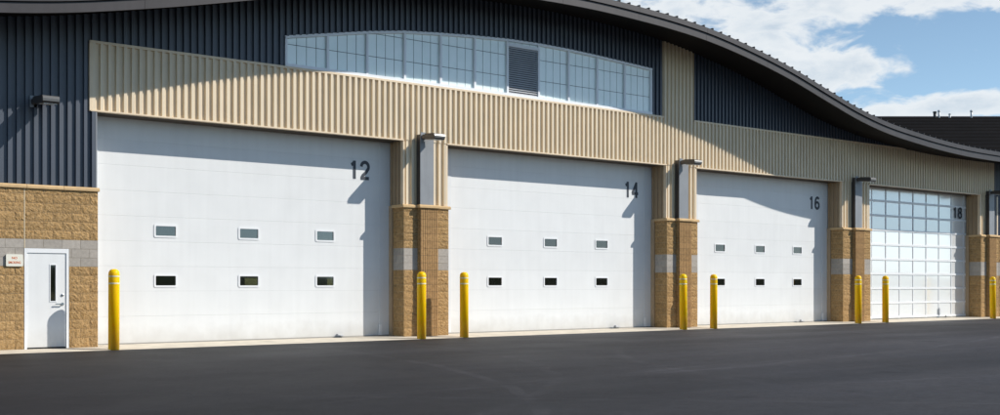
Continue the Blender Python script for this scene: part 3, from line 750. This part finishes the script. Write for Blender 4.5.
# ------------------------------------------------------------------ wall lamps
def wall_lamp(x, y, z, reach, label):
    """x centre, y mounting face, z underside height; box head on a short arm, tipped slightly down"""
    t = empty('wall_lamp', (x, y, z)); tag(t, label, 'wall lamp', 'box lamps along the facade')
    MB().box(-.19, -.03, -.02, 0, -.06, .20).build('back_plate', 'steel_grey', t, bevel=.004)
    MB().box(-.17, -.03, -.20, -.02, .0, .13).build('arm', 'lamp_bronze', t, bevel=.02)
    prof = [(-.17, .01), (-.17, .165), (-reach+.10, .17), (-reach+.05, .162), (-reach+.018, .14), (-reach, .10), (-reach, .05), (-reach+.02, .015), (-reach+.05, 0)]
    hd = MB().prism(prof, 'x', -.17, .19).build('lamp_head', 'lamp_bronze', t, bevel=.006)
    fp = [(-reach+.045, .165), (-reach+.012, .144), (-reach-.006, .103), (-reach-.006, .047), (-reach+.001, .05), (-reach+.001, .10), (-reach+.019, .138), (-reach+.05, .1585)]
    fc = MB().prism(fp, 'x', -.166, .186).build('front_cover', 'lamp_front', t)
    ln = MB().box(-.13, .15, -reach+.05, -reach+.44, -.012, .004).build('lens', 'lamp_lens', t)
    for o in (hd, ln, fc):
        o.rotation_euler = (RAD(5), 0, 0)
    return t
for pi, (lab) in enumerate(('dark box lamp on the pier between doors twelve and fourteen', 'dark box lamp on the pier between doors fourteen and sixteen',
                            'dark box lamp on the pier between doors sixteen and eighteen', 'dark box lamp on the pier past door eighteen, beside navy cladding')):
    g0, g1 = piers[pi]['cover']; del piers[pi]['cover']
    wall_lamp(g0+.19, -.14, 5.515, .67, lab)
wall_lamp(6.74, .06, 5.49, .98, 'dark box lamp on the navy cladding above the white door')

# ------------------------------------------------------------------ bollards
def bollard_proto():
    t = empty('bollard')
    MB().lathe([(.123, -.03), (.123, 1.70), (.119, 1.745), (.104, 1.785), (.075, 1.812), (.04, 1.824), (.006, 1.827)], 32).build('sleeve', 'yellow', t, smooth=True)
    for z in (1.50, 1.66):
        MB().lathe([(.1240, z-.016), (.1252, z-.014), (.1252, z+.014), (.1240, z+.016)], 32).build('reflective_band', 'band_white', t)
    return t
BPX = [(113.8, 'yellow bollard between the white steel door and overhead door twelve'), (421.5, 'yellow bollard before the pier between doors twelve and fourteen'),
       (464.2, 'yellow bollard before door fourteen, beside the pier of doors twelve and fourteen'), (683.4, 'yellow bollard before the pier between doors fourteen and sixteen'),
       (713.6, 'yellow bollard before door sixteen, beside the pier of doors fourteen and sixteen'), (858.3, 'yellow bollard before the pier between doors sixteen and eighteen'),
       (885.4, 'yellow bollard before grid door eighteen, beside the pier of doors sixteen and eighteen'), (993.0, 'yellow bollard before the pier past door eighteen')]
proto = bollard_proto(); BY = -.84
for i, (px, lab) in enumerate(BPX):
    b_ = proto
    if i:
        b_ = proto.copy(); col.objects.link(b_)
        for ch in proto.children:
            c_ = ch.copy(); c_.parent = b_; col.objects.link(c_)
    b_.location = (at_y(px, 300, BY).x, BY, EDGE_Z*BY/EDGE_Y); b_.rotation_euler = (RAD(random.uniform(-.4, .4)), RAD(random.uniform(-.4, .4)), random.uniform(0, 6))
    tag(b_, lab, 'bollard', 'yellow bollards guarding the door jambs')

# ------------------------------------------------------------------ no smoking sign
s0, s1 = at_y(6.1, 260, -.05), at_y(23.0, 260, -.05); sz0, sz1 = at_y(15, 266.3, -.05).z, at_y(15, 254.2, -.05).z
sg = empty('wall_sign', ((s0.x+s1.x)/2, -.045, (sz0+sz1)/2)); tag(sg, 'small white sign with orange NO SMOKING lettering beside the white door', 'sign')
wS, hS = s1.x-s0.x, sz1-sz0
MB().prism(rounded_rect(0, 0, wS, hS, .02), 'y', -.004, .03).build('plate', 'sign_white', sg)
link('lettering', text_mesh('NO', hS*.20, 'sign_red', .002), sg, (0, -.005, .025))
link('lettering', text_mesh('SMOKING', hS*.20, 'sign_red', .002, wS*.74), sg, (0, -.005, -.075))

# ------------------------------------------------------------------ hall behind with a big dark roof
def at_depth(px, py, dep): return CAM + pix_dir(px, py)*dep
hall = empty('rear_hall', (0, 0, 0)); tag(hall, 'large hall with low dark seamed roof behind the wave roof', 'building')
A, B = at_depth(760, 117, 92), at_depth(1260, 117, 92)          # ridge
C_, D_ = at_depth(760, 176, 70), at_depth(1260, 176, 70)        # eave towards us
fw2 = (A-C_); fw2.z = 0
E_, F_ = A+fw2, B+fw2; E_.z = F_.z = C_.z
up = Vector((0, 0, .12))
rm = MB(); rm.quad(C_, D_, B, A); rm.quad(A, B, F_, E_); rm.quad(C_-up, D_-up, B-up, A-up); rm.quad(A-up, B-up, F_-up, E_-up)
rm.quad(C_-up, D_-up, D_, C_); rm.quad(E_-up, F_-up, F_, E_)
hroof = rm.build('roof', 'hall_roof', hall)
ax = (B-A).normalized(); nlap = 16
for k in range(nlap):                                            # sheet laps across the slope
    t = (k+.5)/nlap; P = C_.lerp(A, t); Q = D_.lerp(B, t); n_ = (A-C_).cross(B-A); n_ = n_ if n_.z > 0 else -n_; n_.normalize()
    s_ = (A-C_).normalized()
    o = MB().quad(P-s_*.10+n_*.01, Q-s_*.10+n_*.01, Q+s_*.10+n_*.05, P+s_*.10+n_*.05).quad(P+s_*.10+n_*.05, Q+s_*.10+n_*.05, Q+s_*.11+n_*.005, P+s_*.11+n_*.005).build('roof_lap', 'hall_roof', hroof)
t0 = .50                                                         # pale boards added for an unidentified strip across the slope
for k in range(14):
    P = C_.lerp(A, t0)+ax*(30.2+k*1.25); d1 = ax*1.2; d2 = (A-C_).normalized()*.45; nn = (A-C_).cross(B-A); nn = (nn if nn.z > 0 else -nn).normalized()*.16
    wb = MB(); wb.v = [tuple(q) for q in (P, P+d1, P+d1+d2, P+d2, P+nn, P+d1+nn, P+d1+d2+nn, P+d2+nn)]
    wb.f = [(0, 1, 2, 3), (4, 5, 6, 7), (0, 1, 5, 4), (1, 2, 6, 5), (2, 3, 7, 6), (3, 0, 4, 7)]; wb.build('pale_board', 'membrane', hroof)
rc = MB(); up2 = Vector((0, 0, .07)); s_ = (A-C_).normalized()
rc.quad(A-s_*.25+up2*.4, B-s_*.25+up2*.4, B+up2, A+up2); rc.quad(A+up2, B+up2, B+Vector((s_.x, s_.y, -s_.z))*.25+up2*.4, A+Vector((s_.x, s_.y, -s_.z))*.25+up2*.4)
rc.build('ridge_cap', 'roof_fascia', hroof)
hw = MB()
inn = fw2.normalized()*.6
for P, Q in ((C_+inn, D_+inn), (E_-inn, F_-inn), (C_+inn, E_-inn), (D_+inn, F_-inn)):
    p0, q0 = P.copy(), Q.copy(); p0.z = q0.z = -.1; p1, q1 = P.copy(), Q.copy(); p1.z = q1.z = C_.z+.2; hw.quad(p0, q0, q1, p1)
hw.build('wall', 'rear_wall', hall)
for a_, b_, c_ in ((C_+inn, E_-inn, A), (D_+inn, F_-inn, B)):
    g = MB(); i = len(g.v); g.v += [tuple(a_), tuple(b_), tuple(c_-Vector((0, 0, .2)))]; g.f.append((0, 1, 2)); g.build('gable', 'rear_wall', hall)
def roof_vent(px, hpx, r, m, label, cone):
    P = at_depth(px, 117.5, 91.6); h = hpx/PXF*91.6
    t = empty('roof_vent', P); tag(t, label, 'roof vent', 'vent pipes on the rear hall roof')
    MB().lathe([(r, -.25), (r, h*.72)], 14).build('pipe', m, t, smooth=True)
    if cone: MB().lathe([(r*1.05, h*.70), (r*1.45, h*.74), (r*1.3, h*.9), (r*.3, h)], 14).build('cowl', m, t)
    else: MB().lathe([(r*1.25, h*.72), (r*1.25, h)], 14).build('cowl', m, t)
roof_vent(934.8, 6.0, .12, 'vent_dark', 'short dark vent pipe on the rear hall ridge', False)
roof_vent(939.0, 7.8, .085, 'vent_light', 'tall pale vent pipe beside the dark one on the ridge', True)
roof_vent(949.8, 4.2, .085, 'vent_light', 'lowest pale vent pipe on the rear hall ridge', True)
roof_vent(971.4, 7.8, .085, 'vent_light', 'pale vent pipe standing alone on the rear hall ridge', True)
bpy.context.view_layer.update()
